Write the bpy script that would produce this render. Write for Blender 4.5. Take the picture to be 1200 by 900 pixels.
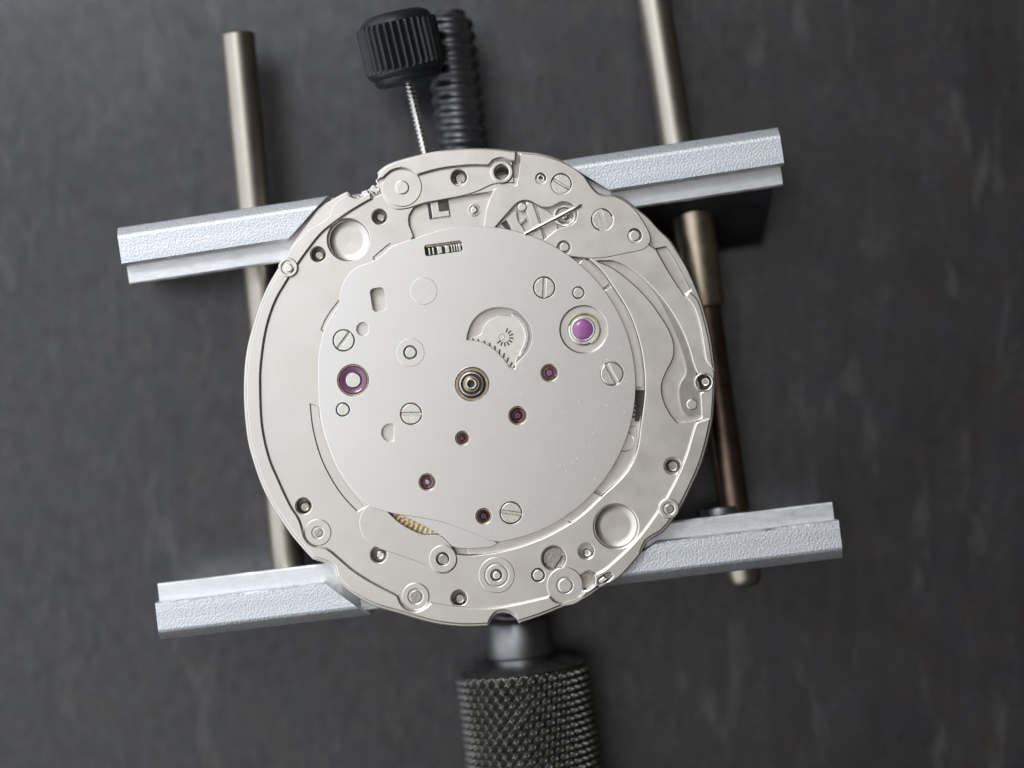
import bpy, bmesh, math, random
from mathutils import Vector, Matrix, noise
from mathutils.geometry import tessellate_polygon
random.seed(7)
for o in list(bpy.data.objects): bpy.data.objects.remove(o)
S = bpy.context.scene
C = S.collection
S.unit_settings.scale_length = 0.01            # one unit is one centimetre
K = 0.005                                      # one traced step is 0.05 mm
ZT = 190.0                                     # top of the movement above the tabletop, in steps
D = 2600.0                                     # camera above the top of the movement, in steps

# ------------------------------------------------------------ camera
cam = bpy.data.cameras.new('camera'); co = bpy.data.objects.new('camera', cam); C.objects.link(co)
co.location = (0, 0, (ZT+D)*K)
cam.sensor_width = 36; cam.lens = 36*D/1200.0
cam.clip_start = 0.5; cam.clip_end = 400
cam.dof.use_dof = True; cam.dof.focus_distance = (D+8)*K; cam.dof.aperture_fstop = 0.10
S.camera = co
S.render.resolution_x = 1024; S.render.resolution_y = 768
# ------------------------------------------------------------ room light and window
w = bpy.data.worlds.new('World'); S.world = w; w.use_nodes = True
nt = w.node_tree; bg = nt.nodes['Background']
tc = nt.nodes.new('ShaderNodeTexCoord'); dp = nt.nodes.new('ShaderNodeVectorMath'); dp.operation = 'DOT_PRODUCT'
dp.inputs[1].default_value = Vector((-0.84, 0.18, 0.51)).normalized()
rp = nt.nodes.new('ShaderNodeValToRGB'); mp = nt.nodes.new('ShaderNodeMapRange')
mp.inputs['From Min'].default_value = -1; mp.inputs['From Max'].default_value = 1
nt.links.new(tc.outputs['Generated'], dp.inputs[0]); nt.links.new(dp.outputs['Value'], mp.inputs['Value'])
nt.links.new(mp.outputs['Result'], rp.inputs['Fac']); nt.links.new(rp.outputs['Color'], bg.inputs['Color'])
cr = rp.color_ramp; cr.elements[0].position = 0.0; cr.elements[0].color = (0.05,0.045,0.04,1)
cr.elements[1].position = 1.0; cr.elements[1].color = (1.5,1.6,1.8,1)
e = cr.elements.new(0.45); e.color = (0.03,0.028,0.026,1)
e = cr.elements.new(0.655); e.color = (0.035,0.033,0.030,1)
e = cr.elements.new(0.755); e.color = (0.62,0.595,0.56,1)
e = cr.elements.new(0.83); e.color = (1.50,1.54,1.66,1)
bg.inputs['Strength'].default_value = 0.86
def area(name, loc, sx, sy, power, col):
    l = bpy.data.lights.new(name, 'AREA'); l.shape = 'RECTANGLE'; l.size = sx; l.size_y = sy; l.energy = power; l.color = col
    o = bpy.data.objects.new(name, l); C.objects.link(o); o.location = loc
    o.rotation_euler = (-Vector(loc)).to_track_quat('-Z', 'Y').to_euler(); return o
area('window_light', (-14, 19.5, 41), 11, 10, 4900, (0.87, 0.94, 1.0))
S.view_settings.view_transform = 'Standard'; S.view_settings.look = 'None'
S.view_settings.exposure = 0; S.view_settings.gamma = 1
S.render.engine = 'CYCLES'

# ------------------------------------------------------------ materials
def mat(name, col, metal=0.0, rough=0.4, var=0.0, vscale=8, bump=0.0, bscale=60, rvar=0.0, spec=0.5, coat=0.0, detail=4, stretch=(1,1,1), trans=0.0, col2=None):
    m = bpy.data.materials.new(name); m.use_nodes = True; n = m.node_tree; b = n.nodes['Principled BSDF']
    b.inputs['Base Color'].default_value = (*col, 1); b.inputs['Metallic'].default_value = metal
    b.inputs['Roughness'].default_value = rough; b.inputs['Specular IOR Level'].default_value = spec
    b.inputs['Coat Weight'].default_value = coat; b.inputs['Transmission Weight'].default_value = trans
    t = n.nodes.new('ShaderNodeTexCoord'); mpn = n.nodes.new('ShaderNodeMapping'); mpn.inputs['Scale'].default_value = stretch
    n.links.new(t.outputs['Object'], mpn.inputs['Vector'])
    def nz(sc, det=4):
        x = n.nodes.new('ShaderNodeTexNoise'); x.inputs['Scale'].default_value = sc; x.inputs['Detail'].default_value = det
        n.links.new(mpn.outputs['Vector'], x.inputs['Vector']); return x
    if var:
        x = nz(vscale, detail); r = n.nodes.new('ShaderNodeValToRGB')
        r.color_ramp.elements[0].position = 0.3; r.color_ramp.elements[1].position = 0.7
        c2 = col2 or tuple(min(1, c*(1+var)) for c in col)
        r.color_ramp.elements[0].color = (*[c*(1-var) for c in col], 1); r.color_ramp.elements[1].color = (*c2, 1)
        n.links.new(x.outputs['Fac'], r.inputs['Fac']); n.links.new(r.outputs['Color'], b.inputs['Base Color'])
    if rvar:
        x = nz(vscale*2.3, 5); mr = n.nodes.new('ShaderNodeMapRange')
        mr.inputs['From Min'].default_value = 0.3; mr.inputs['From Max'].default_value = 0.7
        mr.inputs['To Min'].default_value = rough-rvar; mr.inputs['To Max'].default_value = rough+rvar
        n.links.new(x.outputs['Fac'], mr.inputs['Value']); n.links.new(mr.outputs['Result'], b.inputs['Roughness'])
    if bump:
        x = nz(bscale, 3); bn = n.nodes.new('ShaderNodeBump'); bn.inputs['Strength'].default_value = 1; bn.inputs['Distance'].default_value = bump
        n.links.new(x.outputs['Fac'], bn.inputs['Height']); n.links.new(bn.outputs['Normal'], b.inputs['Normal'])
    return m
M = {}
M['rim']    = mat('nickel_rim', (0.77,0.735,0.67), 1, 0.32, 0.04, 3, 0.0002, 90, 0.06)
M['ring']   = mat('nickel_frosted', (0.77,0.725,0.665), 1, 0.33, 0.03, 3, 0.00018, 110, 0.06)
M['bridge'] = mat('rhodium_bridge', (0.88,0.86,0.82), 1, 0.25, 0.01, 2, 0.00007, 60, 0.012, stretch=(1,3,1))
M['cover']  = mat('nickel_cover', (0.79,0.745,0.68), 1, 0.31, 0.03, 4, 0.00015, 100, 0.05)
M['steel']  = mat('polished_steel', (0.80,0.79,0.75), 1, 0.25, 0.06, 20, 0, 0, 0.08)
M['screw']  = mat('screw_steel', (0.86,0.85,0.77), 1, 0.24, 0.05, 20, 0.0004, 60, 0.06)
M['spring'] = mat('blued_grey_spring', (0.47,0.44,0.40), 1, 0.36, 0.06, 12, 0.0004, 80, 0.05)
M['pin']    = mat('pin_steel', (0.52,0.48,0.43), 1, 0.30, 0.15, 30, 0.001, 60, 0.08)
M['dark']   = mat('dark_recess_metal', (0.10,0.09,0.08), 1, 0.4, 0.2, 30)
M['arbor']  = mat('oiled_arbor_steel', (0.52,0.42,0.29), 1, 0.28, 0.2, 25, 0, 0, 0.08)
M['brass']  = mat('gilt_brass', (0.86,0.66,0.36), 1, 0.30, 0.08, 20)
M['ruby']   = mat('purple_jewel', (0.26,0.10,0.20), 0, 0.12, 0.12, 20, spec=0.8, coat=0.5)
M['rubyd']  = mat('dark_wine_jewel', (0.10,0.025,0.05), 0, 0.12, 0.2, 40, spec=0.8, coat=0.5)
M['rubyb']  = mat('bright_magenta_jewel', (0.40,0.12,0.34), 0, 0.12, 0.08, 40, spec=0.7, coat=0.5)
M['cast']   = mat('rough_cast_aluminium', (0.76,0.77,0.785), 1, 0.50, 0.05, 40, 0.0022, 80, 0.05)
M['ledge']  = mat('milled_aluminium', (0.80,0.80,0.80), 1, 0.42, 0.05, 14, 0.0008, 60, 0.06, stretch=(0.4,1,1))
M['shank']  = mat('dull_shank_steel', (0.27,0.27,0.27), 1, 0.42, 0.1, 10)
M['rod_brown']= mat('dark_brown_rod', (0.20,0.145,0.11), 1, 0.36, 0.3, 8)  # lower length of the right rod, darker brown than the rest
M['rod']    = mat('nickel_plated_rod', (0.46,0.42,0.35), 1, 0.38, 0.06, 3, 0, 0, 0.04)
M['sleeve'] = mat('warm_brass_sleeve', (0.50,0.42,0.31), 1, 0.36, 0.12, 6, 0.0005, 40, 0.05)
M['black']  = mat('black_oxide_steel', (0.13,0.13,0.135), 0.8, 0.34, 0.15, 10, 0.0004, 60, 0.06)
M['knurl']  = mat('worn_black_knurl', (0.125,0.12,0.108), 0.7, 0.34, 0.3, 12, 0.0006, 70, 0.08)
M['plastic']= mat('black_crown', (0.016,0.018,0.020), 0, 0.36, 0.25, 12, 0.0008, 70, 0.06)
M['cream']  = mat('pale_gilt_wheel', (0.86,0.82,0.73), 1, 0.34, 0.05, 20)
M['dust']   = mat('pale_dust', (0.93,0.92,0.9), 0, 0.9)

# table: dark stained board, slightly sheened, with scuffs and faint grain
m = bpy.data.materials.new('dark_worn_tabletop'); m.use_nodes = True; M['table'] = m
n = m.node_tree; b = n.nodes['Principled BSDF']; b.inputs['Specular IOR Level'].default_value = 1.0; b.inputs['IOR'].default_value = 1.6
t = n.nodes.new('ShaderNodeTexCoord')
def mapped(sc, rot=0):
    x = n.nodes.new('ShaderNodeMapping'); x.inputs['Scale'].default_value = sc; x.inputs['Rotation'].default_value = (0,0,rot)
    n.links.new(t.outputs['Object'], x.inputs['Vector']); return x
def nzt(vec, sc, det=5, rough=0.55, dist=0.0):
    x = n.nodes.new('ShaderNodeTexNoise'); x.inputs['Scale'].default_value = sc; x.inputs['Detail'].default_value = det
    x.inputs['Roughness'].default_value = rough; x.inputs['Distortion'].default_value = dist
    n.links.new(vec.outputs['Vector'], x.inputs['Vector']); return x
def ramp(src, pts):
    r = n.nodes.new('ShaderNodeValToRGB'); els = r.color_ramp.elements
    while len(els) < len(pts): els.new(0.5)
    for el, (p, c) in zip(els, pts): el.position = p; el.color = (*c, 1)
    n.links.new(src, r.inputs['Fac']); return r
def mixc(kind, fac, a, bb):
    x = n.nodes.new('ShaderNodeMix'); x.data_type = 'RGBA'; x.blend_type = kind
    if isinstance(fac, float): x.inputs[0].default_value = fac
    else: n.links.new(fac, x.inputs[0])
    n.links.new(a, x.inputs[6]); n.links.new(bb, x.inputs[7]); return x
m1 = mapped((1,1,1)); m2 = mapped((3.4,0.40,1), 0.08)
base = ramp(nzt(m1, 0.9, 6, 0.6).outputs['Fac'], [(0.3,(0.012,0.0115,0.0115)), (0.7,(0.026,0.0252,0.0255))])
streak = ramp(nzt(m2, 1.6, 7, 0.62, 0.6).outputs['Fac'], [(0.35,(0.72,0.72,0.72)), (0.7,(1.25,1.22,1.2))])
c1 = mixc('MULTIPLY', 1.0, base.outputs['Color'], streak.outputs['Color'])
fine = ramp(nzt(m1, 26, 4, 0.7).outputs['Fac'], [(0.3,(0.5,0.5,0.5)), (0.72,(1.5,1.5,1.5))])
c2 = mixc('MULTIPLY', 0.9, c1.outputs[2], fine.outputs['Color'])
scf = ramp(nzt(mapped((1.6,0.45,1),-0.75), 3.0, 8, 0.66, 0.4).outputs['Fac'], [(0.56,(0,0,0)), (0.70,(0.8,0.8,0.8))])
tint = ramp(nzt(mapped((1,1,1),0.3), 5.0, 5, 0.6).outputs['Fac'], [(0.38,(0.85,0.95,1.15)), (0.62,(1.2,1.0,0.8))])
c2 = mixc('MULTIPLY', 0.8, c2.outputs[2], tint.outputs['Color'])
sc_col = n.nodes.new('ShaderNodeRGB'); sc_col.outputs[0].default_value = (0.075,0.072,0.068,1)
c3 = mixc('MIX', scf.outputs['Color'], c2.outputs[2], sc_col.outputs[0])
n.links.new(c3.outputs[2], b.inputs['Base Color'])
rr = ramp(nzt(m1, 1.8, 6, 0.6).outputs['Fac'], [(0.3,(0.17,)*3), (0.7,(0.25,)*3)])
n.links.new(rr.outputs['Color'], b.inputs['Roughness'])
spm = ramp(nzt(mapped((1.6,0.7,1),0.1), 11, 9, 0.75, 0.3).outputs['Fac'], [(0.34,(0.46,)*3), (0.66,(0.78,)*3)])
n.links.new(spm.outputs['Color'], b.inputs['Specular IOR Level'])
bn = n.nodes.new('ShaderNodeBump'); bn.inputs['Distance'].default_value = 0.003; bn.inputs['Strength'].default_value = 0.6
n.links.new(nzt(m2, 16, 7, 0.75).outputs['Fac'], bn.inputs['Height']); n.links.new(bn.outputs['Normal'], b.inputs['Normal'])

# ------------------------------------------------------------ helpers
def W(x, y, z):            # traced point at depth z -> steps, seen from the place where the photo was taken
    s = (D - z)/D
    return Vector(((x-600)*s, -(y-450)*s, z))
def U3(v): return Vector((v[0]*K, v[1]*K, (v[2]+ZT)*K))
def flat_caps(me):
    for p in me.polygons:
        if abs(p.normal.z) > 0.9995 or len(p.vertices) > 8: p.use_smooth = False
def link(name, verts, faces, m, parent=None, sharp=35, label=None, kind=None, origin=None):
    """verts in steps; origin in steps; ONE mesh object"""
    org = U3(origin) if origin is not None else (Vector(parent['_o']) if parent is not None and '_o' in parent else Vector((0,0,0)))
    me = bpy.data.meshes.new(name)
    me.from_pydata([U3(v)-org for v in verts], [], faces); me.update()
    bm = bmesh.new(); bm.from_mesh(me); bmesh.ops.recalc_face_normals(bm, faces=bm.faces); bm.to_mesh(me); bm.free()
    me.polygons.foreach_set('use_smooth', [True]*len(me.polygons)); me.set_sharp_from_angle(angle=math.radians(sharp))
    flat_caps(me); me.materials.append(m)
    o = bpy.data.objects.new(name, me); C.objects.link(o)
    if parent is not None:
        o.parent = parent; o.location = org - world_of(parent)
    else: o.location = org
    if label: o['label'] = label
    if kind: o['kind'] = kind
    WORLD[o.name] = org
    return o
WORLD = {}
def world_of(o): return WORLD[o.name]
def empty(name, v, label, cat):
    o = bpy.data.objects.new(name, None); C.objects.link(o); o.location = U3(v); o.empty_display_size = 0.2
    o['label'] = label; o['category'] = cat; WORLD[o.name] = U3(v); return o

def sm(pts, step=4.0):
    """closed smooth outline; a third value marks a corner"""
    out = []; N = len(pts)
    for i in range(N):
        p1, p2 = pts[i], pts[(i+1) % N]
        p0 = p1 if len(p1) > 2 else pts[i-1]; p3 = p2 if len(p2) > 2 else pts[(i+2) % N]
        a0, a, b_, b3 = (Vector(q[:2]) for q in (p0, p1, p2, p3))
        n_ = max(1, int((b_-a).length/step))
        for k in range(n_):
            t_ = k/n_
            out.append(0.5*((2*a)+(b_-a0)*t_+(2*a0-5*a+4*b_-b3)*t_*t_+(3*a-a0-3*b_+b3)*t_**3))
    return [(v.x, v.y) for v in out]
def circ(x, y, r, n_=None, a0=0):
    n_ = n_ or max(16, min(96, int(r*2.4)))
    return [(x+r*math.cos(a0+2*math.pi*k/n_), y+r*math.sin(a0+2*math.pi*k/n_)) for k in range(n_)]
def arc(x, y, r, a, b_, n_=24):
    return [(x+r*math.cos(math.radians(a+(b_-a)*k/n_)), y+r*math.sin(math.radians(a+(b_-a)*k/n_))) for k in range(n_+1)]
def rect(x, y, w_, h_, deg, rad=0):
    c, s = math.cos(math.radians(deg)), math.sin(math.radians(deg)); P = []
    if rad:
        for sx, sy, a in ((1,1,0),(-1,1,90),(-1,-1,180),(1,-1,270)):
            for k in range(5):
                t_ = math.radians(a+90*k/4); P.append((sx*(w_/2-rad)+rad*math.cos(t_), sy*(h_/2-rad)+rad*math.sin(t_)))
    else: P = [(w_/2,h_/2),(-w_/2,h_/2),(-w_/2,-h_/2),(w_/2,-h_/2)]
    return [(x+c*px-s*py, y+s*px+c*py) for px, py in P]
def inset(poly, d):
    """poly: list of Vector2, positive area; moves the outline inwards by d"""
    N = len(poly); out = []
    for i in range(N):
        p, q, r = poly[i-1], poly[i], poly[(i+1) % N]
        e1 = (q-p); e2 = (r-q)
        if e1.length < 1e-6: e1 = e2
        if e2.length < 1e-6: e2 = e1
        e1 = e1.normalized(); e2 = e2.normalized()
        n1 = Vector((-e1.y, e1.x)); n2 = Vector((-e2.y, e2.x)); nn = n1+n2
        if nn.length < 0.2: nn = n1
        nn.normalize(); c = max(0.5, nn.dot(n1)); out.append(q+nn*(d/c))
    return out
def slab_geo(outer, holes, zt, zb, bev, raw=False):
    verts, faces = [], []; loops = []
    for j, pl in enumerate([outer]+list(holes)):
        P = [Vector((v[0], v[1])) for v in pl] if raw else [W(x, y, zt).xy for x, y in pl]
        Q = [P[0]]
        for v in P[1:]:
            if (v-Q[-1]).length > 0.05: Q.append(v)
        if (Q[0]-Q[-1]).length < 0.05: Q.pop()
        P = Q
        a = sum(P[i-1].x*P[i].y-P[i].x*P[i-1].y for i in range(len(P)))
        if (a < 0) == (j == 0): P.reverse()       # outer ccw, holes cw: inward offset is into the material
        loops.append(P)
    rings = [(bev, zt), (bev*0.3, zt-bev*0.3), (0, zt-bev), (0, zb)] if bev else [(0, zt), (0, zb)]
    top, bot = [], []
    for P in loops:
        base_ = len(verts); N = len(P)
        for d, z in rings:
            Q = inset(P, d) if d else P
            verts += [Vector((v.x, v.y, z)) for v in Q]
        for r in range(len(rings)-1):
            for i in range(N):
                j = (i+1) % N; faces.append((base_+r*N+i, base_+r*N+j, base_+(r+1)*N+j, base_+(r+1)*N+i))
        top.append(list(range(base_, base_+N))); bot.append(list(range(base_+(len(rings)-1)*N, base_+len(rings)*N)))
    for grp, flip in ((top, False), (bot, True)):
        flat = [i for g in grp for i in g]
        tris = tessellate_polygon([[Vector((verts[i].x, verts[i].y, 0)) for i in g] for g in grp])
        for t_ in tris:
            f = [flat[i] for i in t_]
            faces.append(tuple(reversed(f)) if flip else tuple(f))
    return verts, faces
def slab(name, outer, zt, zb, m, parent, holes=(), bev=1.0, label=None, kind=None, origin=None):
    v, f = slab_geo(outer, holes, zt, zb, bev)
    return link(name, v, f, m, parent, label=label, kind=kind, origin=origin)
def merge(*geos):
    V, F = [], []
    for v, f in geos:
        o = len(V); V += v; F += [tuple(i+o for i in q) for q in f]
    return V, F
def disc(name, x, y, r, zt, zb, m, parent, hole=0, bev=1.0, label=None):
    c = W(x, y, zt)
    v, f = slab_geo([(c.x+px, c.y+py) for px, py in circ(0,0,r)], [[(c.x+px, c.y+py) for px, py in circ(0,0,hole)]] if hole else [], zt, zb, bev, raw=True)
    return link(name, v, f, m, parent, label=label, origin=(c.x, c.y, zb))
def lathe_axis(name, p0, p1, prof, nT, m, parent, fn=None, sharp=35, label=None, origin=None, sub=None):
    """surface of revolution along p0->p1 (steps); prof = [(t in steps, r)], fn(t, theta) adds to r"""
    ax = (p1-p0).normalized(); s = ax.cross(Vector((0,0,1)))
    s = s.normalized() if s.length > 1e-3 else Vector((1,0,0))
    u = s.cross(ax).normalized(); V, F = [], []
    for (t_, r) in prof:
        for k in range(nT):
            th = 2*math.pi*k/nT; rr_ = r + (fn(t_, th) if fn else 0)
            V.append(p0+ax*t_+(s*math.cos(th)+u*math.sin(th))*max(0.01, rr_))
    for i in range(len(prof)-1):
        for k in range(nT):
            j = (k+1) % nT; F.append((i*nT+k, i*nT+j, (i+1)*nT+j, (i+1)*nT+k))
    F.append(tuple(range(nT))); F.append(tuple((len(prof)-1)*nT+k for k in range(nT)))
    return link(name, V, F, m, parent, sharp=sharp, label=label, origin=origin if origin is not None else p0)

# ------------------------------------------------------------ tabletop
tv, tf = slab_geo([(-9000,-9000),(9000,-9000),(9000,9000),(-9000,9000)], [], -190, -700, 0, raw=True)
tb = link('tabletop', tv, tf, M['table'], None, kind='structure'); tb['label'] = 'dark grey worn tabletop under the holder'

# ------------------------------------------------------------ movement holder
H = empty('movement_holder', (0, 0, -190), 'silver cast clamp with two jaws, guide rods and black knurled screw gripping the watch movement', 'watch movement holder')
def jaw(p0, p1, vdir, widths, ridges, seed, boss=()):
    """p0,p1 outer top edge; vdir +1 when the inner side is towards the lower edge of the picture"""
    a = W(*p0, -12); b_ = W(*p1, -12); L = (b_-a).length; U = (b_-a).normalized()
    Vv = Vector((U.y, -U.x, 0))*vdir
    ch, rw, tw = widths
    def loft(prof, u0f, u1f, nU, rough_, caps=True):
        V, F = [], []; N = len(prof)
        for i in range(nU+1):
            for (v, z, q) in prof:
                u0 = u0f(v); u1 = u1f(v); uu = u0+(u1-u0)*i/nU
                p = a+U*uu+Vv*v; p.z = z
                if q and rough_:
                    nn = noise.noise(Vector((uu*0.12+seed, v*0.3, z*0.2)))*rough_ + noise.noise(Vector((uu*0.02+seed, 3, 1)))*rough_*0.9
                    p += Vv*nn*0.6; p.z += nn*0.5
                V.append(p)
        for i in range(nU):
            for k in range(N):
                j = (k+1) % N; F.append((i*N+k, i*N+j, (i+1)*N+j, (i+1)*N+k))
        F.append(tuple(range(N))); F.append(tuple(nU*N+k for k in range(N)))
        return V, F
    e0, e1 = 3.0, L-3.0
    led = [(2,-186,0),(2,-60,0),(2,-40,0),(6,-37,1),(tw*0.6,-36,0),(tw-3,-36.5,0),(tw-0.8,-37.6,1),(tw,-40,1),(tw-3,-60,0),(tw-18,-186,0)]
    V, F = loft(led, lambda v: 1.5, lambda v: L-1.5, 160, 0.35)
    geos = [(V, F)]
    J = link('jaw', *merge(*geos), M['ledge'], H, origin=a+U*(L/2)+Vv*(tw/2)+Vector((0,0,-174)))
    for (f0, f1) in ridges:
        pr = [(0,-90,0),(0,-24,1),(1.2,-20,1),(ch-1.5,-13.2,1),(ch,-12.3,0),(ch+3,-11.8,0),(ch+(rw-ch)*0.4,-12,0),(ch+(rw-ch)*0.7,-12,0),(rw-2.5,-12.2,0),(rw-0.6,-13.5,1),(rw,-16,1),(rw,-50,0),(rw-6,-90,0)]
        V, F = loft(pr, f0, f1, 110, 0.55)
        link('ridge', V, F, M['cast'], J, origin=a+U*((f0(0)+f1(0))/2)+Vector((0,0,-80)), sharp=28)
    for (u, dr, ln) in boss:
        c = a+U*u+Vv*(tw-4); c.z = -95
        lathe_axis('rod_boss', c, c+Vv*(ln+4), [(0,dr),(ln,dr),(ln+3,dr-1),(ln+4,dr-4)], 40, M['shank'], J)
    return J, a, U, Vv, L
lin = lambda o_, i_, rw: (lambda v: o_+(i_-o_)*min(v, rw)/rw)
M['wall_shade'] = mat('painted_wall_shade', (0.035,0.036,0.038), 0.3, 0.42, 0.3, 10, 0.002, 30, 0.06)  # near-black colour paints the shade on the upper right jaw's inner wall
JU = jaw((136,266), (912,148), 1, (11,46,69), [(lambda v: 0.0, lin(252,196,46)), (lin(528,583,46), lambda v: 785.0*1.005)], 1.3, [])
J_, a_, U_, V_, L_ = JU
F_V = []  # added sloping block that stands for the jaw's shaded inner wall
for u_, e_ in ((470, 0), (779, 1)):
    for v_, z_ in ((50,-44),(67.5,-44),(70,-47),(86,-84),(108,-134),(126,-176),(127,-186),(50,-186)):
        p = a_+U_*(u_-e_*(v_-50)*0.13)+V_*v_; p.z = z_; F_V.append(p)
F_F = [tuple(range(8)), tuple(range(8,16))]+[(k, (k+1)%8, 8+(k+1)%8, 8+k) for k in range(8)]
link('jaw_shade_wall', F_V, F_F, M['wall_shade'], J_, label='sloping inner wall of the upper right jaw, its shade put in as near-black colour', origin=a_+U_*620+V_*80+Vector((0,0,-174)))
jaw((187,752), (988,655), -1, (11,46,67), [(lambda v: 0.0, lin(249,200,46)), (lin(508,596,46), lambda v: 807.0*1.005)], 8.1, [(680,27,7)])
def zp(x, y, z=-95): return W(x, y, z)
def rod(name, a, b_, r, m, dome=4, label=None):
    p0, p1 = a, b_; L = (p1-p0).length
    pr = [(0, r*0.35),(dome*0.15, r*0.72),(dome*0.5, r*0.93),(dome, r)]+[(dome+(L-2*dome)*k/10, r) for k in range(1,10)]+[(L-dome, r),(L-dome*0.5, r*0.93),(L-dome*0.15, r*0.72),(L, r*0.35)]
    return lathe_axis(name, p0, p1, pr, 64, m, H, label=label)
rod('guide_rod', zp(278,38), zp(342,708), 20.5, M['rod'], 3)
rod('guide_rod', zp(757,-60), zp(812,290), 20.5, M['rod'], 3)
rod('brown_rod', zp(818,300), zp(861,600), 18.5, M['rod_brown'], 2, label='dark brown lower length of the right rod')
rod('rod_end', zp(858,596), zp(874,688), 20.5, M['rod'], 12)
rod('rod_sleeve', zp(808,215), zp(825,360), 25, M['sleeve'], 2, label='warm brass coloured sleeve on the right rod')
# lead screw: coarse black thread
sp0 = zp(524,14); sp1 = zp(609,745)
def thread(pitch, depth, r0, ramp_in=20):
    def f(t_, th):
        ph = ((t_/pitch - th/(2*math.pi)) % 1.0); tri = abs(ph*2-1)
        x = min(1, max(0, (tri-0.12)/0.7)); x = x*x*(3-2*x)
        return -depth*x
    return f
L = (sp1-sp0).length; pr = []
k = 0
while k*1.2 < L:
    t_ = k*1.2; r = 31.5 if t_ > 22 else 19+12.5*(t_/22)**0.6
    pr.append((t_, r)); k += 1
lathe_axis('lead_screw', sp0, sp1, pr, 144, M['black'], H, fn=thread(16.5, 3.8, 31.5), sharp=180)
# plain shank and knurled knob
kp0 = zp(606,724); kd = (zp(612,780)-zp(603,705)).normalized()
lathe_axis('knob_shank', kp0, kp0+kd*56, [(0,34),(2,38),(5,40),(43,40),(46,39),(48,34),(56,34)], 72, M['shank'], H, label='smooth bright shank between jaw and knob')
kk = zp(612,782)
def knurl(t_, th):
    n_ = 50; a = th*n_/(2*math.pi); p = 10.6
    s1 = abs(((t_/p + a*0.78) % 1.0)*2-1); s2 = abs(((t_/(p*1.25) - a*1.0) % 1.0)*2-1)
    e_ = min(1, t_/7.0)
    g1 = min(1, s1*1.5); g2 = min(1, s2*1.5)
    return e_*(-6.0+6.0*(g1*g2)**0.8) - (1-e_)*5
n_k = 36
def knurl(t_, th):
    a = th*n_k/(2*math.pi)                      # two families of helical cuts leave pyramids
    q1 = a - t_/22.0; q2 = a + t_/14.0
    s1 = 1-abs((q1 % 1.0)*2-1); s2 = 1-abs((q2 % 1.0)*2-1)
    h = min(1, s1*1.25)*min(1, s2*1.25)
    e_ = min(1, max(0, t_-1)/6.0)
    return -8.5+10*h*e_
pr = [(0,60),(0.2,76)]+[(0.8+1.25*k, 81) for k in range(240)]
lathe_axis('knurled_knob', kk, kk+kd*300, pr, 400, M['knurl'], H, fn=lambda t_, th: knurl(t_, th) if t_ > 0.5 else 0, sharp=80, label='black knurled knob at the end of the screw')
lathe_axis('knob_collar', kk-kd*6, kk+kd*1, [(0,50),(1,62),(7,70)], 64, M['knurl'], H)

# ------------------------------------------------------------ watch movement
WM = empty('watch_movement', W(563,455,-95), 'round silver nickel watch movement with purple jewels, screws and levers, held in the clamp', 'watch movement')
WM['_o'] = list(U3(W(563,455,-95)))

sil = [(442,202),(446,198),(455,192),(472,186),(492,181),(510,177),(530,175),(555,173.5),(580,174),(607,177),(635,180),(660,188),(674,196),(685,205,1),
 (690,213),(695,220),(702,226),(710,228),(722,228.5,1),(734,234),(745,243),(760,255),(772,268),(784,280),(793,293),(804,311),(813,330),(822,352),(829,375),(834,398),(837,420),(839,435,1),
 (838,462),(836,490,1),(833,505),(829,522),(822,545),(812,568),(800,592),(788,611),(777,624,1),(768,629),(759,635),(755,642),(752,652,1),(742,664),(730,677),(718,686,1),(706,688),(695,696,1),
 (680,705),(660,712),(635,722),(608,731,1),(605,725),(598,720),(590,718.5),(582,720),(576,726),(572,734,1),(550,735),(530,734),(510,731),(490,726),(474,721),(460,717,1),(440,711),(420,701),(405,690),(394,677,1),
 (391,666),(383,661),(366,655,1),(354,642),(340,625),(328,607),(317,590),(307,570),(299,548),(291,520),(287,490),(285.5,460),(286.5,430),(290,405),(296,382),(304,357),(314,334),(324,317),(334,301,1),
 (343,284),(352,272),(362,258),(374,243),(387,235,1),(397,229),(407,224,1),(411,227),(414,232),(420,230),(426,224),(435,220,1),(441,217),(443,209)]
A_HOLES = [(445,254,8),(373,298,8),(538,208,8.5),(588,201,8),(356,593,8),(444,650,8),(538,701,8),(687,646,8.5),(788,546,7),(649,654,11),(825,448,10)]
pocket = [(769.5,292),(781,289.5),(788,300),(800,321),(809,340),(801,345.5),(785,320)]
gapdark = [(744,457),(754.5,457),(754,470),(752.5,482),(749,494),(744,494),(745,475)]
A = slab('main_plate', sm(sil, 5), -20, -40, M['rim'], WM, holes=[circ(x,y,r) for x,y,r in A_HOLES]+[sm([(a,b_,1) for a,b_ in pocket])], bev=1.6, label='wide main plate with notched outer edge')
slab('plate_underside', circ(563,455,172), -40, -95, M['rim'], WM)
slab('recess_floor', pocket and [(762,285),(785,283),(816,343),(800,352)], -27, -42, M['cover'], WM, bev=0.3)
for x, y, r in A_HOLES:
    if (x, y) != (588,201): disc('hole_floor', x, y, r+2, -37, -41, M['pin'], WM, bev=0.2)

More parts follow.
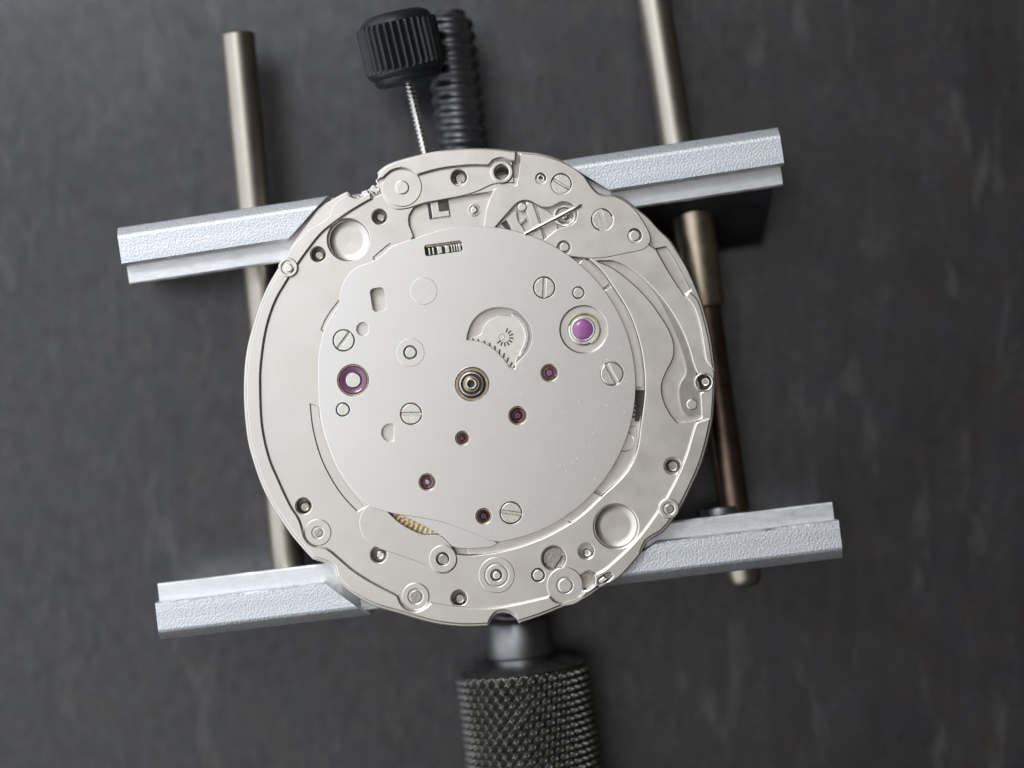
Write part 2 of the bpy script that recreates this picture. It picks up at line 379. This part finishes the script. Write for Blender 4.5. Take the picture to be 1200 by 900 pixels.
Bout = [(478,222,1),(460,222),(446,227),(436,233,1),(425,239),(407,250),(389,263),(377,273),(366,286),(352,305),(335,331),(322,354),(312,385),(306.5,420),(305,450),(307,497),(315,535),(326,562),(340,592),(349,606),
 (353,616),(357,630),(364,638),(372,641),(383,643),(397,654),(412,667),(430,679),(450,690),(466,698,1),(469,706),(475,713),(487,716.5),(499,712),(504,706.5,1),(530,710),(560,712.5),(580,712),(605,708),(644,699,1),
 (649,704),(660,707.5),(672,706),(681,700),(684,692,1),(679,684),(681,674),(690,669,1),(698,673,1),(709,667),(722,656),(740,639),(753,624),(767,605),(777,590),(785,576),(795,556),(804,534),(812,507),(816,495,1),
 (834,490,1),(837.5,436,1),(828,423),(824.5,405),(821,385),(817,370),(812,358),(803,347,1),(785,320),(769,292,1),(740,272),(700,240),(645,212),(600,207,1)]
i0 = [i for i, p in enumerate(sil) if p[:2] == (836,490)][0]; i1 = [i for i, p in enumerate(sil) if p[:2] == (334,301)][0]
shr = lambda p: ((563+(p[0]-563)*0.989, 455+(p[1]-455)*0.989)+tuple(p[2:]))
j1 = [i for i, p in enumerate(Bout) if p[:2] == (816,495)][0]
R1 = [shr(p) for p in sil[i0:i1]] + [(336,300,1),(342,288),(352,278),(365,266),(377,260),(386,252),(389,240,1),(400,231),(407,227,1),(412,230),(420,232),(428,228),(434,225,1)] + [p for p in Bout[3:j1+1]]
q0 = R1.index((684,692,1)); q1 = R1.index((698,673,1)); R1[q0+1:q1] = [(690,690.5),(696,686),(697.5,679),(695,672,1)]
slab('outer_rim', sm(R1, 4), 4.0, -20, M['rim'], WM, bev=1.6, holes=[sm([(701,680),(708,674,1),(715,671.5),(718,675,1),(712,681),(703,686,1)],2)], label='raised outer rim')
R2 = [(836.5,434,1),(834,420),(831,400),(826,378),(818,352),(808,342,1),(803,347,1),(812,358),(817,370),(821,385),(824.5,405),(828,423)]
slab('outer_rim', sm(R2, 4), 2.0, -20, M['rim'], WM, bev=1.2)
STEP1 = sm([(373.5,477,1),(364,474,1),(367,500),(374,528),(384,552),(400,578),(419,599,1),(427,594,1),(410,573),(394,548),(383,520),(376,497)],4)
STEP2 = sm([(400,350,1),(390,362),(381,376),(377,386,1),(384,390,1),(392,376),(400,366,1)],4)
STEP3 = sm([(438,302,1),(447,294),(457,286,1),(463,292,1),(454,302),(443,311,1)],4)
opening = [(478,285,1),(485,277),(480,264),(480,252),(485,244),(494,240,1),(545,230),(600,224),(665,230,1),(700,262),(700,290,1),(690,303,1),(704,316),(716,332),(735,362),(747,392),(754,425),(755.5,460),(751,497),(746,530),(732,556),(707,580,1),
 (697,590),(685,601),(667,614),(635,631),(597,644),(560,650.5),(542,650.5),(532,649,1),(531,641),(527,634),(521,628),(513,626,1),(500,627),(486,622),(470,613),(457,602,1),(440,588),(402,545),(384,500),(380,440),(390,395),(408,352),(428,322,1)]
sp_out = [(700,306,1),(720,315),(745,335),(762,353),(775,371),(785,388),(790,404),(789,420),(782,434),(777,446),(775.5,457),(779,472),(787,487),(794,495,1),(803,494),(814,492),(822,489,1),(821,470),(820.5,460,1),(826,458.3),(832.5,455),(835.2,448),(832.5,441),(826,437.7),(818,439.5,1),(813,428),(806,404),(796,381),(781,357),(758,331),(735,313),(718,306,1)]
B_H = [(408.5,281,24.5),(445,254,8.7),(373,298,8.7),(356,593,9.2),(444,650,9.5),(538,701,9.2),(582,674,6.5),(649,654,14),(687,646,9),(788,546,9.5),(722,617,26),(519,655,7.5),(631,674,7.5)]
slab('dial_side_ring', sm(Bout, 5), -1.1, -22, M['ring'], WM, holes=[sm(opening, 5), sm(sp_out, 4), STEP1, STEP2, STEP3]+[circ(x,y,r) for x,y,r in B_H], bev=1.3, label='pale raised ring with round recesses and holes')
slab('opening_floor', sm(opening, 8), -21, -23.5, M['ring'], WM, bev=0.2)
slab('spring_bed', [(690,300),(725,300),(770,335),(808,395),(814,437),(818,462),(826,494),(770,494),(765,440),(780,400),(750,350)], -12, -21, M['cover'], WM, bev=0.2)
slab('keyless_floor', [(470,222),(600,212),(700,240),(706,292),(672,300),(600,285),(500,290),(474,282)], -13.5, -20.5, M['ring'], WM, bev=0.2)

# long return spring at the right
slab('return_spring', sm([(742,317.5,1),(757,331),(770,348),(781,368),(791,389),(798.5,410),(803.5,428),(804,438),(798,448),(795.5,458),(797,473),(801,483),(808,487.5),(823,486,1),(821.5,470),(820.5,455),(816,438),(812,415),(807,398),(798,377),(785,356),(768,336),(750,320,1)],3), -5.5, -12.5, M['spring'], WM, bev=0.5, label='dark grey curved flat spring with widened foot')
disc('pin', 811, 474, 6.5, -3.5, -12, M['screw'], WM)
disc('screw_collar', 825, 448, 11.3, 0.3, -30, M['cover'], WM, hole=9.2, bev=0.9)
disc('bore_floor', 825, 448, 9.4, -26, -30, M['dark'], WM, bev=0.2)
disc('stud', 826.5, 447.5, 5, -10, -36, M['screw'], WM, bev=1.6)

# crown-side blocks
slab('stem_guard', sm([(441.5,212,1),(443,204),(447,198),(456,192),(473,186),(492,181),(510,177),(530,175),(555,173.5),(580,174),(606,177,1),(605,190,1),(597,189),(588,186),(578,189),(573,195,1),(556,194.5),(535,196),(512,199.5),(489,206,1),(481,200.5),(470,198),(458,201.5),(450,209,1)],4), 6.5, -20, M['cover'], WM, bev=2.4, label='curved guard along the edge by the crown stem')
slab('setting_lever_spring', sm([(444,212,1),(458,194),(480,188),(530,182),(600,182,1),(603,214.5,1),(590,215),(577,216.5),(563,223),(547,228.5),(523,233.5),(503,237),(493,239.5),(483,243),(478,244.5,1),(464,245.5),(453,238),(447,227)],4), 0.8, -20, M['cover'], WM, holes=[circ(538,208,9.2),circ(588,201,8.6)], bev=1.2, label='narrow lever plate under the guard')
disc('boss', 471, 219, 23.5, 1.8, -10, M['cover'], WM, bev=1.1)
disc('pin', 471, 219.5, 8.2, 4.2, -10, M['screw'], WM, bev=1.2)
disc('pin', 539, 209, 6.5, -13, -30, M['pin'], WM, bev=2)
disc('threaded_bushing', 588, 201.5, 14, 3.0, -24, M['cover'], WM, hole=8, bev=1.8, label='raised bushing with open dark hole')
# small parts at the notched upper left edge
for x, y, w_, h_, a_ in ((439,222,11,8,40),(446,214,12,9,60),(428,226,9,6,-20),(421,232,6,5,20)):
    slab('edge_lug', rect(x,y,w_,h_,a_,2), -9, -24, M['steel'], WM, bev=1.6)
# pocket with the stem slot
slab('pocket_floor', sm([(479,240),(525,232),(580,222,1),(580,275,1),(500,282),(479,270)],6), -11.5, -13.4, M['cover'], WM, bev=0.2)
slab('stem_slot_block', rect(515.5,243,21,24,-8,1), -7.5, -12, M['steel'], WM, bev=1.0)
slab('stem_slot', rect(519.5,240.5,12,14,-8,1), -7.2, -8, M['dark'], WM, bev=0.2)
slab('slot_cheek', rect(503.5,247,3.4,19,-8), -8.2, -12, M['dark'], WM, bev=0.3)
disc('stud', 555.5, 246, 7.6, -9.5, -12, M['steel'], WM, hole=5.4, bev=0.8)
disc('pin', 555.5, 246, 5, -7, -12, M['screw'], WM, bev=2.2)

# cover plate of the keyless works
Eo = [(609,179.5,1),(635,182),(660,190),(675,198.5),(685,207,1),(690,214.5),(695,221.5),(702,227.5),(710,229.5),(721,230,1),(733,236),(744,245),(752,256),(759,268),(763,279),(760,288),(752,293.5),(735,297),(710,302),(690,303),(668,300.5,1),(640,293),(600,281),(567,276,1),(568,256),(572,238),(579,221,1),(590,219),(605,217,1),(608,200)]
Wn = [(581,266,1),(593,252),(604,240),(610,236),(617,235),(624,236.5),(633,241.5),(641,243.5),(649,241.5),(656,237.5),(664,237),(672,240.5),(676,248),(675.5,256),(671,262),(660,266),(652,269,1),(637,281,1),(610,275.5,1),(590,270,1)]
slab('keyless_cover_plate', sm(Eo,4), -0.6, -11, M['cover'], WM, holes=[sm(Wn,3), circ(634,209,6), circ(658,215.5,12), circ(706,257.5,12.6), circ(744,276,8), circ(661,290,7.6)], bev=1.1, label='irregular cover plate at upper right with a window over the levers')
for x, y, r, zz in ((744,276,6.3,1.0),(661.5,289.5,5.6,-1.5)):
    disc('pin', x, y, r, zz, -15, M['screw'], WM, bev=1.0)
disc('stud', 634, 209, 5, -1, -14, M['screw'], WM, hole=2.2, bev=1.2)
slab('yoke_lever', sm([(606,245,1),(607,257),(615,270),(618,281,1),(604,281,1),(600,268),(593,257,1),(597,251)],3), -5.5, -9, M['cover'], WM, bev=0.9)
slab('setting_lever', sm([(617,236.5,1),(624,237.5,1),(628,248),(632,260),(637,278),(638,290,1),(624,290,1),(625,276),(622,264),(618.5,254),(616,245)],3), -4.5, -9, M['cover'], WM, bev=0.9)
slab('cross_link', rect(613,259,9,4,-38), -6.5, -9, M['spring'], WM, bev=0.6)
slab('index_plate', sm([(628,241,1),(641,246,1),(651,254,1),(654,268,1),(640,279,1),(634,262,1)],3), -8.5, -12, M['ring'], WM, bev=0.7)
slab('dark_gap', sm([(587,262,1),(593,258,1),(598,267,1),(602,275,1),(597,274,1),(592,268,1)],3), -12.3, -13.2, M['dark'], WM, bev=0.1)
disc('pin', 612, 242.5, 5.3, -2.5, -12, M['screw'], WM, bev=1.2)
disc('setting_wheel', 661.5, 252, 13, -5.5, -12, M['steel'], WM, hole=9.2, bev=1.4)
disc('setting_wheel_hub', 662, 252.5, 8.6, -7.5, -12, M['pin'], WM, hole=4.6, bev=1.2)
disc('stud', 662, 253, 4.2, -4, -12, M['screw'], WM, bev=1.8)
wa = W(615,274,1); wb = W(681,240,3)
lathe_axis('wire_spring', wa, wb, [(0,2.6),(20,2.6),(40,2.7),(64,2.7),(72,2.0),(75,0.8)], 20, M['screw'], WM, label='straight bright wire spring crossing the window')

# channel between the centre bridge and the ring
def sector(cx, cy, r0, r1, a0, a1, n_=26): return arc(cx,cy,r1,a0,a1,n_)+arc(cx,cy,r0,a1,a0,n_)
def az(x, y, cx=556, cy=451): return math.degrees(math.atan2(y-cy, x-cx))
slab('channel_strip', sector(556,451,182,197,az(684,302),az(714,333)), -8, -21, M['cover'], WM, bev=0.8)
slab('channel_strip', sector(556,451,182,197,az(716,335),az(754,454)), -9.5, -21, M['cover'], WM, bev=0.8)
slab('channel_strip', sector(556,451,180,198.3,az(668,613),az(548,650)), -11, -21, M['cover'], WM, bev=0.8)
slab('channel_strip', sm([(671,613,1),(686,600),(705,581,1),(690,574,1),(672,592),(659,606,1)],4), -8.5, -21, M['cover'], WM, bev=0.8)
slab('barrel_recess', sm([(745,500,1),(745,530),(731,556),(706,579,1),(694,572,1),(714,548),(730,520),(738,500,1)],4), -13, -21, M['ring'], WM, bev=0.8)
disc('cap', 731, 517, 12.5, -10.5, -21, M['cover'], WM, bev=1.3)
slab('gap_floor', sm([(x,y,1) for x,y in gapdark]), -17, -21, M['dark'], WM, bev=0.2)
for k in range(7):
    a_ = math.radians(az(750,459)+k*1.55-0.3); slab('gear_tooth', rect(556+192.5*math.cos(a_),451+192.5*math.sin(a_),7,2,math.degrees(a_)), -13, -20, M['dark'], WM, bev=0.3)
slab('barrel_bridge', sm([(440,586,1),(431,592),(424,600),(421,610),(422,620),(428,632),(445,643),(468,651),(500,663),(510,671),(524,672),(534,664),(536,654),(531,643),(526,636),(519,629),(511,626.5),(498,626.5),(484,621.5),(468,612),(456,601,1)],4), -0.5, -12, M['ring'], WM, holes=[circ(519,655,7.8),circ(444,650,9.8)] if False else [circ(519,655,7.8)], bev=0.9)
slab('bridge_tail', sm([(455,597,1),(491,605),(520,611),(563,627),(584,636.5,1),(576,641),(545,643),(530,640),(520,629,1),(514,626),(500,618),(480,608)],5), -1.0, -9, M['bridge'], WM, bev=0.6)

# gilt wheel glimpsed at the lower left of the bridge
gc = W(515,545,-11); R = 81
gv = []
nT = 84
for k in range(nT):
    for fr, rr_ in ((0.0,R-4),(0.15,R),(0.45,R),(0.6,R-4)):
        a_ = 2*math.pi*(k+fr)/nT; gv.append((gc.x+rr_*math.cos(a_), gc.y+rr_*math.sin(a_)))
g1 = slab_geo(gv, [[(gc.x+px, gc.y+py) for px, py in circ(0,0,58)]], -13, -19, 0.5, raw=True)
GW = link('barrel_wheel', *g1, M['brass'], WM, label='gold toothed wheel glimpsed under the bridge', origin=(gc.x,gc.y,-19))
geos = []
for k in range(72):
    a_ = 2*math.pi*k/72; c_, s_ = math.cos(a_), math.sin(a_)
    P = [(62,-1.6),(R-5,-1.9),(R-5,1.9),(62,1.6)]
    geos.append(slab_geo([(gc.x+c_*p-s_*q, gc.y+s_*p+c_*q) for p, q in P], [], -9.5, -14, 0.6, raw=True))
link('barrel_wheel_teeth', *merge(*geos), M['brass'], GW, kind='stuff', origin=(gc.x,gc.y,-14))

# centre bridge
Co = [(559+186*math.cos(math.radians(t_)), 451+186*math.sin(math.radians(t_))) for t_ in [(-112.5+k*(82+112.5)/60) for k in range(61)]]
Co[0] = (*Co[0], 1); Co[-1] = (*Co[-1], 1)
Co = sm(Co + [(574,633.5),(563,628.5),(541,620),(520,612.5),(491,606.5),(470,603.5),(454,600),(443,597),(432,592),(418,579),(405,562),(395,546),(387,528),(379,503),(374,475),(373,445),(373,420),(376,402),(380,386),(388,371),(397,357),(398,345),(402,332),(408,322),(415,315),(426,310),(437,306),(449,298),(459,289),(480,281,1)], 4)
def dhole(x, y, r, cut, a_):      # a round hole partly covered: D shape, flat side towards angle a_
    th = math.degrees(math.acos(cut/r)); return arc(x, y, r, a_+th, a_+360-th, 20)
win_top = arc(590,395,34,-178,18,40)
win = [(p[0],p[1]) for p in win_top]
win = sm([(547,398,1),(548,391),(553,378),(562,368),(575,361.5),(590,360.5),(604,364),(615,373),(622,385),(623,398),(618,412),(607,424),(603,432,1),(597,430,1),(589,419),(579,409),(568,402),(557,399)],3)
SCR = [(638,337,12,92),(403,399,12,-52),(482,485,12,0),(599,601,12.3,8),(717,438,13,60)]
SJ = [(542,513.5,8.3),(501,565,10),(567,605,9.3),(607,487,10.8),(644,437,10.2)]
C_H = [circ(x,y,r+0.9) for x,y,r,_ in SCR]+[circ(x,y,r) for x,y,r in SJ]+[circ(414,445.5,18.5),circ(402,480,8.2),circ(481,413,8.2),circ(678,343,7.2),circ(684,386,28),circ(553,450,20),win,
   rect(520,291,44,12.5,-8,2.5), rect(443.5,351,16.5,27,-9,4.5), dhole(425.5,385.5,7.6,6.2,0), dhole(457.5,507,10.3,4,0)]
slab('centre_bridge', Co, 0, -12, M['bridge'], WM, holes=C_H, bev=0.6, label='large bright centre bridge plate')
for x, y, r in ((402,480,7.2),(481,413,6.6),(678,343,6.3)):
    disc('pin', x, y, r, -0.2, -14, M['screw'], WM, bev=0.8)
# shallow engraved rings: thin flush washers
disc('bushing', 481, 413, 16.5, 0.35, -3, M['bridge'], WM, hole=8.2, bev=0.5)
disc('plug', 496.5, 341, 16, 0.3, -3, M['bridge'], WM, bev=0.45)
# shallow steps at the left edge of the bridge
for st_ in (STEP1, STEP2, STEP3):
    cx_ = sum(p[0] for p in st_)/len(st_); cy_ = sum(p[1] for p in st_)/len(st_)
    slab('edge_step', [(cx_+(x-cx_)*1.02, cy_+(y-cy_)*1.02) for x, y in st_], -2.9, -10, M['ring'], WM, bev=0.2)

# slotted screws: one mesh, copied
def screw_geo(r, slot=1.5):
    th = math.asin(slot/r); a = []
    t1 = [(r*math.cos(t_), r*math.sin(t_)) for t_ in [th+(math.pi-2*th)*k/20 for k in range(21)]]
    t2 = [(-p[0], -p[1]) for p in t1]
    return merge(slab_geo(t1, [], 0, -5, 0.9, raw=True), slab_geo(t2, [], 0, -5, 0.9, raw=True), slab_geo(circ(0,0,r-0.3), [], -6.2, -14, 0, raw=True))
sv, sf = screw_geo(12.0)
sme = bpy.data.meshes.new('screw'); sme.from_pydata([(v[0]*K, v[1]*K, v[2]*K) for v in sv], [], sf)
bm = bmesh.new(); bm.from_mesh(sme); bmesh.ops.recalc_face_normals(bm, faces=bm.faces); bm.to_mesh(sme); bm.free()
sme.polygons.foreach_set('use_smooth', [True]*len(sme.polygons)); sme.set_sharp_from_angle(angle=math.radians(30)); sme.materials.append(M['screw']); flat_caps(sme)
def put_screw(x, y, r, deg, z):
    o = bpy.data.objects.new('screw', sme); C.objects.link(o); o.parent = WM
    o.location = U3(W(x,y,z)) - world_of(WM); o.rotation_euler = (random.uniform(-.012,.012), random.uniform(-.012,.012), math.radians(-deg)); o.scale = (r/12, r/12, 1); return o
for x, y, r, d_ in SCR: put_screw(x, y, r, d_, -0.6 if r < 12.9 else 1.8)
put_screw(658,215.5,11.4,30,-1.0); put_screw(706,257.5,12,75,-1.0)
disc('counterbore', 717, 438, 13.6, -3, -12, M['ring'], WM, bev=0.3)

# jewels
M['rubym'] = mat('muted_wine_jewel', (0.17,0.065,0.09), 0, 0.14, 0.2, 40, spec=0.8, coat=0.4)
def jewel(x, y, r, rin, m, zt, sett=True, label=None, dark=True, inner=None):
    if sett: ST = disc('jewel_setting', x, y, r+0.2, zt-0.6, -14, M['arbor'], WM, hole=r-1.4, bev=0.5)
    c = W(x, y, zt); V = []; nT_ = 40
    prof = [(r-1.6, zt-6),(r-1.6, zt-2.4),(r-2.6, zt-1.4),((r+rin)/2+0.5, zt-1.6),(rin+1.5, zt-3.0),(rin, zt-5),(rin, zt-9)]
    V, F = [], []
    for rr_, z in prof:
        for k in range(nT_):
            a_ = 2*math.pi*k/nT_; V.append(Vector((c.x+rr_*math.cos(a_), c.y+rr_*math.sin(a_), z)))
    for i in range(len(prof)-1):
        for k in range(nT_):
            j = (k+1) % nT_; F.append((i*nT_+k, i*nT_+j, (i+1)*nT_+j, (i+1)*nT_+k))
    J = link('jewel', V, F, m, WM, label=label, sharp=50, origin=(c.x,c.y,zt-9))
    disc('pivot', x, y, rin+0.4, zt-(3.5 if inner is None else 2.0), zt-12, inner or M['pin'], J, bev=0.8)
jewel(414,445.5,18,8.5,M['ruby'],-0.6,label='large purple ring jewel at the left',inner=M['screw'])
jewel(542,513.5,8,2.2,M['rubym'],-2.5,label='smallest wine coloured jewel',inner=M['rubyd'])
jewel(501,565,9.8,2.6,M['rubym'],-2.2)
jewel(567,605,9,3.5,M['rubyd'],-3,inner=M['dark'],label='dark jewel next to the bottom screw')
jewel(607,487,10.5,3.5,M['rubyd'],-3,inner=M['rubyd'])
jewel(644,437,10,3.4,M['rubym'],-2.2,inner=M['ruby'])
# balance jewel with its setting and clip
disc('jewel_recess', 684, 386, 27.6, -6, -12, M['cover'], WM, hole=19, bev=0.6)
disc('jewel_recess', 684.5, 386, 20, -11, -14, M['pin'], WM, bev=0.3)
disc('shock_ring', 684, 386.5, 18.3, -3.2, -12, M['screw'], WM, hole=13.2, bev=1.6)
slab('shock_clip', sector(684,386,17.2,19.4,195,400,30), -2.0, -6, M['arbor'], WM, bev=0.5)
slab('shock_clip', sector(684,386,17.0,20.0,-5,62,14), -2.3, -6, M['spring'], WM, bev=0.5)
disc('jewel_setting', 683.5, 386, 14.2, -2.0, -12, M['steel'], WM, hole=11.6, bev=0.8)
c = W(683.5,386,-1); prof = [(12,-8),(12,-2.2),(11.2,-1.4),(8,-0.6),(4,-0.2),(0.3,-0.1)]
V, F = [], []
for rr_, z in prof:
    for k in range(40): V.append(Vector((c.x+rr_*math.cos(k*math.pi/20), c.y+rr_*math.sin(k*math.pi/20), z)))
for i in range(len(prof)-1):
    for k in range(40): j = (k+1) % 40; F.append((i*40+k, i*40+j, (i+1)*40+j, (i+1)*40+k))
link('jewel', V, F, M['rubyb'], WM, label='bright magenta cap jewel in its shock setting', sharp=60, origin=(c.x,c.y,-8))

# centre arbor with stacked rings
disc('arbor_recess', 553, 450.5, 19.6, -5, -12, M['arbor'], WM, hole=15, bev=0.8)
disc('cannon_ring', 553, 450.5, 16.4, -2, -12, M['dark'], WM, hole=14, bev=0.8)
disc('cannon_tube', 552.5, 450, 14.2, 7, -12, M['steel'], WM, hole=12.6, bev=0.7)
disc('dark_washer', 552.5, 450, 12.8, 1, -12, M['dark'], WM, hole=9.6, bev=0.6)
disc('inner_sleeve', 552.5, 450, 9.8, 8, -12, M['arbor'], WM, hole=6.8, bev=0.9)
disc('centre_tube', 552.3, 449.8, 6.6, 16, -12, M['screw'], WM, hole=4.4, bev=0.8)
disc('centre_bore', 552.3, 449.8, 4.6, 6, -12, M['dark'], WM, bev=0.2)

# window with the toothed plate
slab('window_floor', [(x,y) for x,y in circ(588,398,40)], -18, -20, M['cover'], WM, bev=0.1)
plate = sm([(551,403,1),(549,397),(558,394),(564,391),(566,384),(572,376),(582,371),(592,369.5),(603,372),(611,379),(616,389),(617,399),(613,411),(606,419,1),(604,434,1),(596,434,1),(585,420),(570,408)],3)
TP = slab('date_wheel', plate, -8.5, -17, M['cream'], WM, bev=0.9, label='cream toothed plate seen through the crescent window')
slab('window_lip', sm([(600,366.5,1),(611,373),(618.5,385),(619.5,398),(615,410),(606,421,1),(609,414),(615,398),(614,387),(608,377),(599,370,1)],3), -3.5, -11, M['steel'], WM, bev=0.8)
for k, (x, y) in enumerate([(555,399),(561,400),(568,402),(574,404.5),(580,408),(585.5,412),(590.5,416.5),(595,421.5),(599,427),(602,431)]):
    slab('tooth_mark', rect(x,y,2.0,5.6,-18+k*7-12), -8.2, -9, M['dark'], TP, bev=0.1)
for k in range(9):
    a_ = math.radians(-70+k*26); rr_ = 8.5
    slab('tooth_mark', rect(591+rr_*math.cos(a_),395+rr_*math.sin(a_),5,1.7,math.degrees(a_)), -8.2, -9, M['dark'], TP, bev=0.1)
slab('hub_ring', circ(587,394.5,4.4), -7.6, -9, M['cover'], TP, holes=[circ(587,394.5,2.8)], bev=0.3)
# gear glimpsed in the slanted slot
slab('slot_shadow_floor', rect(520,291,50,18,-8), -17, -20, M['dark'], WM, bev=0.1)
ca, sa = math.cos(math.radians(-8)), math.sin(math.radians(-8))
for k, (dx, w_) in enumerate(((-17,2.2),(-12.5,2.2),(-5,6),(4,5),(9.5,1.8),(12.5,1.8),(15.5,1.8),(18.5,2.5))):
    slab('pinion_leaf', rect(520+dx*ca+1.2*math.cos(1.4), 291+dx*sa+1.2, w_, 8.5, -8), -7, -17, M['steel'], WM, bev=0.6)
slab('pinion_bar', rect(519.5,286,42,2.2,-8), -4.5, -16, M['arbor'], WM, bev=0.5)
slab('slot_floor', rect(443.5,351,22,32,-9), -18, -20, M['ring'], WM, bev=0.1)
for x, y, r in ((425.5,385.5,12),(457.5,507,14)):
    disc('hole_floor', x, y, r-3, -8.5, -11.5, M['ring'], WM, bev=0.1)

# pins in holes of the ring and bosses
for x, y, r, zt, kind_ in ((445.5,254.5,5.4,-17,'pin'),(373.5,299,5.6,-13,'pin'),(356.5,594,5.8,-13,'pin'),(445,650.5,5.2,-10,'screw'),(538.5,702,5.6,-13,'pin'),
        (688,648,4.5,-16,'screw'),(788.5,546.5,6.2,-13,'pin')):
    disc('pin', x, y, r, zt, -38, M[kind_], WM, bev=2.0)
def boss(x, y, r, hole, zt, m='ring', pinr=0, pinz=None, pinm='screw', bev=1.1):
    zt += 3.5; pinz = pinz and pinz+3.5
    disc('boss', x, y, r, zt, -19, M[m], WM, hole=hole, bev=bev)
    if pinr: disc('pin', x+0.4, y+0.4, pinr, pinz, -20, M[pinm], WM, bev=1.3)
boss(337.5,313.5,11.5,7.6,1.6,'cover',5.4,1.3,'screw')
boss(372.5,624,16,6.6,-3.9,'ring',5.8,-4.2,'pin')
boss(519,655,16.5,7.4,-3.0,'ring',6.4,-4.8,'pin')
boss(487,699,16.2,8.6,-3.0,'ring',7.8,-4.2,'pin')
boss(582,674,21.5,13.6,-4.3,'ring',0); boss(582,674,13,6.6,-4.0,'ring',5.2,-3.5,'screw')
boss(662,686,21.5,9.2,-3.2,'ring',8.6,-2.8,'screw')
boss(784,596,12,6.6,1.6,'rim',5.8,1.2,'pin')
disc('pin', 631, 674, 6.7, -1.0, -20, M['screw'], WM, bev=1)
# domes in the two big recesses, slotted post in the third
for x, y, r in ((408.5,281,23.8),(722,617,25.2)):
    c = W(x, y, -1.5); V, F = [], []; PR = [(r+1.2,-3),(r+0.9,-14),(r+0.2,-15.6),(r-1.2,-16.4),(r-8,-16.8),(0.5,-16.9)]
    for rr_, z in PR:
        for k in range(64): V.append(Vector((c.x+rr_*math.cos(k*math.pi/32), c.y+rr_*math.sin(k*math.pi/32), z)))
    for i in range(len(PR)-1):
        for k in range(64): j = (k+1) % 64; F.append((i*64+k, i*64+j, (i+1)*64+j, (i+1)*64+k))
    link('round_recess', V, F, M['ring'], WM, sharp=70, origin=(c.x,c.y,-18))
disc('recess_floor', 649, 654, 13.4, -16, -30, M['pin'], WM, bev=1.5)
slab('slot_edge', rect(654.5,658.5,1.8,17,32), -13, -17, M['dark'], WM, bev=0.2)
# little latch at the lower right notch
slab('latch_recess', circ(688,680,9.5), -15.5, -20, M['pin'], WM, bev=1)
slab('latch', sm([(701,680,1),(708,675,1),(712,678,1),(704,684,1)],2), 1, -19.8, M['screw'], WM, bev=1.4)
slab('latch', sm([(697,680,1),(703,676),(706,680),(702,685),(697,685,1)],2), -8, -19.8, M['screw'], WM, bev=1.6)
# low flange standing out under the lower left rim and the right rim

# winding stem and crown
st0 = W(503,200,-42); st1 = W(476,84,-42); sd = (st1-st0).normalized(); L = (st1-st0).length
pr = [(0.9*k, 6.0) for k in range(int(L/0.9)+8)]
STM = lathe_axis('winding_stem', st0, st1, pr, 24, M['steel'], WM, fn=thread(5.2, 1.7, 5), sharp=80, label='thin threaded steel stem running to the crown')
cp = W(477.5,87,-42); cd = Vector((sd.x, sd.y, 0.10)).normalized()
def ribs(t_, th):
    if t_ < 6 or t_ > 62: return 0
    e_ = min(1, (t_-6)/2.5, (62-t_)/2.5); s_ = 0.5+0.5*math.cos(th*34)
    return e_*(4.6*(s_**0.6)-3.2)
pr = [(-11,12),(-10.8,33),(-9,38),(-6,40),(-1,41),(0,43),(2,45),(4,46.5),(6,46.5)]+[(6.01+0.99*k, 47) for k in range(57)]+[(62.6,43.5),(66,42.5),(70,39),(73,34),(74,30),(73,27),(72.5,10)]
lathe_axis('crown', cp, cp+cd*74, pr, 300, M['plastic'], STM, fn=ribs, sharp=50, label='black ribbed crown')

# dust on the bridge and ring
def specks(name, n_, region, zt, smin, smax, parent, m):
    V, F = [], []
    for _ in range(n_):
        x, y = region(); c = W(x, y, zt); r = random.uniform(smin, smax)*random.random()**1.5+smin*0.4
        o = len(V); k_ = 6; a0 = random.random()*6
        el = random.uniform(1, 2.5); rot = random.random()*3
        for ring_, (q, h) in enumerate(((1,0.0),(0.6,0.6))):
            for k in range(k_):
                a_ = a0+k*2*math.pi/k_; px, py = r*q*math.cos(a_)*el, r*q*math.sin(a_)
                V.append(Vector((c.x+px*math.cos(rot)-py*math.sin(rot), c.y+px*math.sin(rot)+py*math.cos(rot), zt-0.2+h*r)))
        for k in range(k_): j = (k+1) % k_; F.append((o+k, o+j, o+k_+j, o+k_+k))
        F.append(tuple(o+k_+k for k in range(k_)))
    return link(name, V, F, m, parent, kind='stuff')
def reg_br():
    while True:
        x, y = random.gauss(690,40), random.gauss(500,60)
        if (x-559)**2+(y-451)**2 < 178**2: return x, y
def reg_any():
    a_ = random.random()*6.283; r = 180*math.sqrt(random.random()); return 559+r*math.cos(a_), 451+r*math.sin(a_)
specks('dust', 95, reg_br, 0.1, 0.35, 0.8, WM, M['dust'])
specks('dust', 45, reg_any, 0.1, 0.3, 0.6, WM, M['dust'])
for o in bpy.data.objects:
    if '_o' in o: del o['_o']
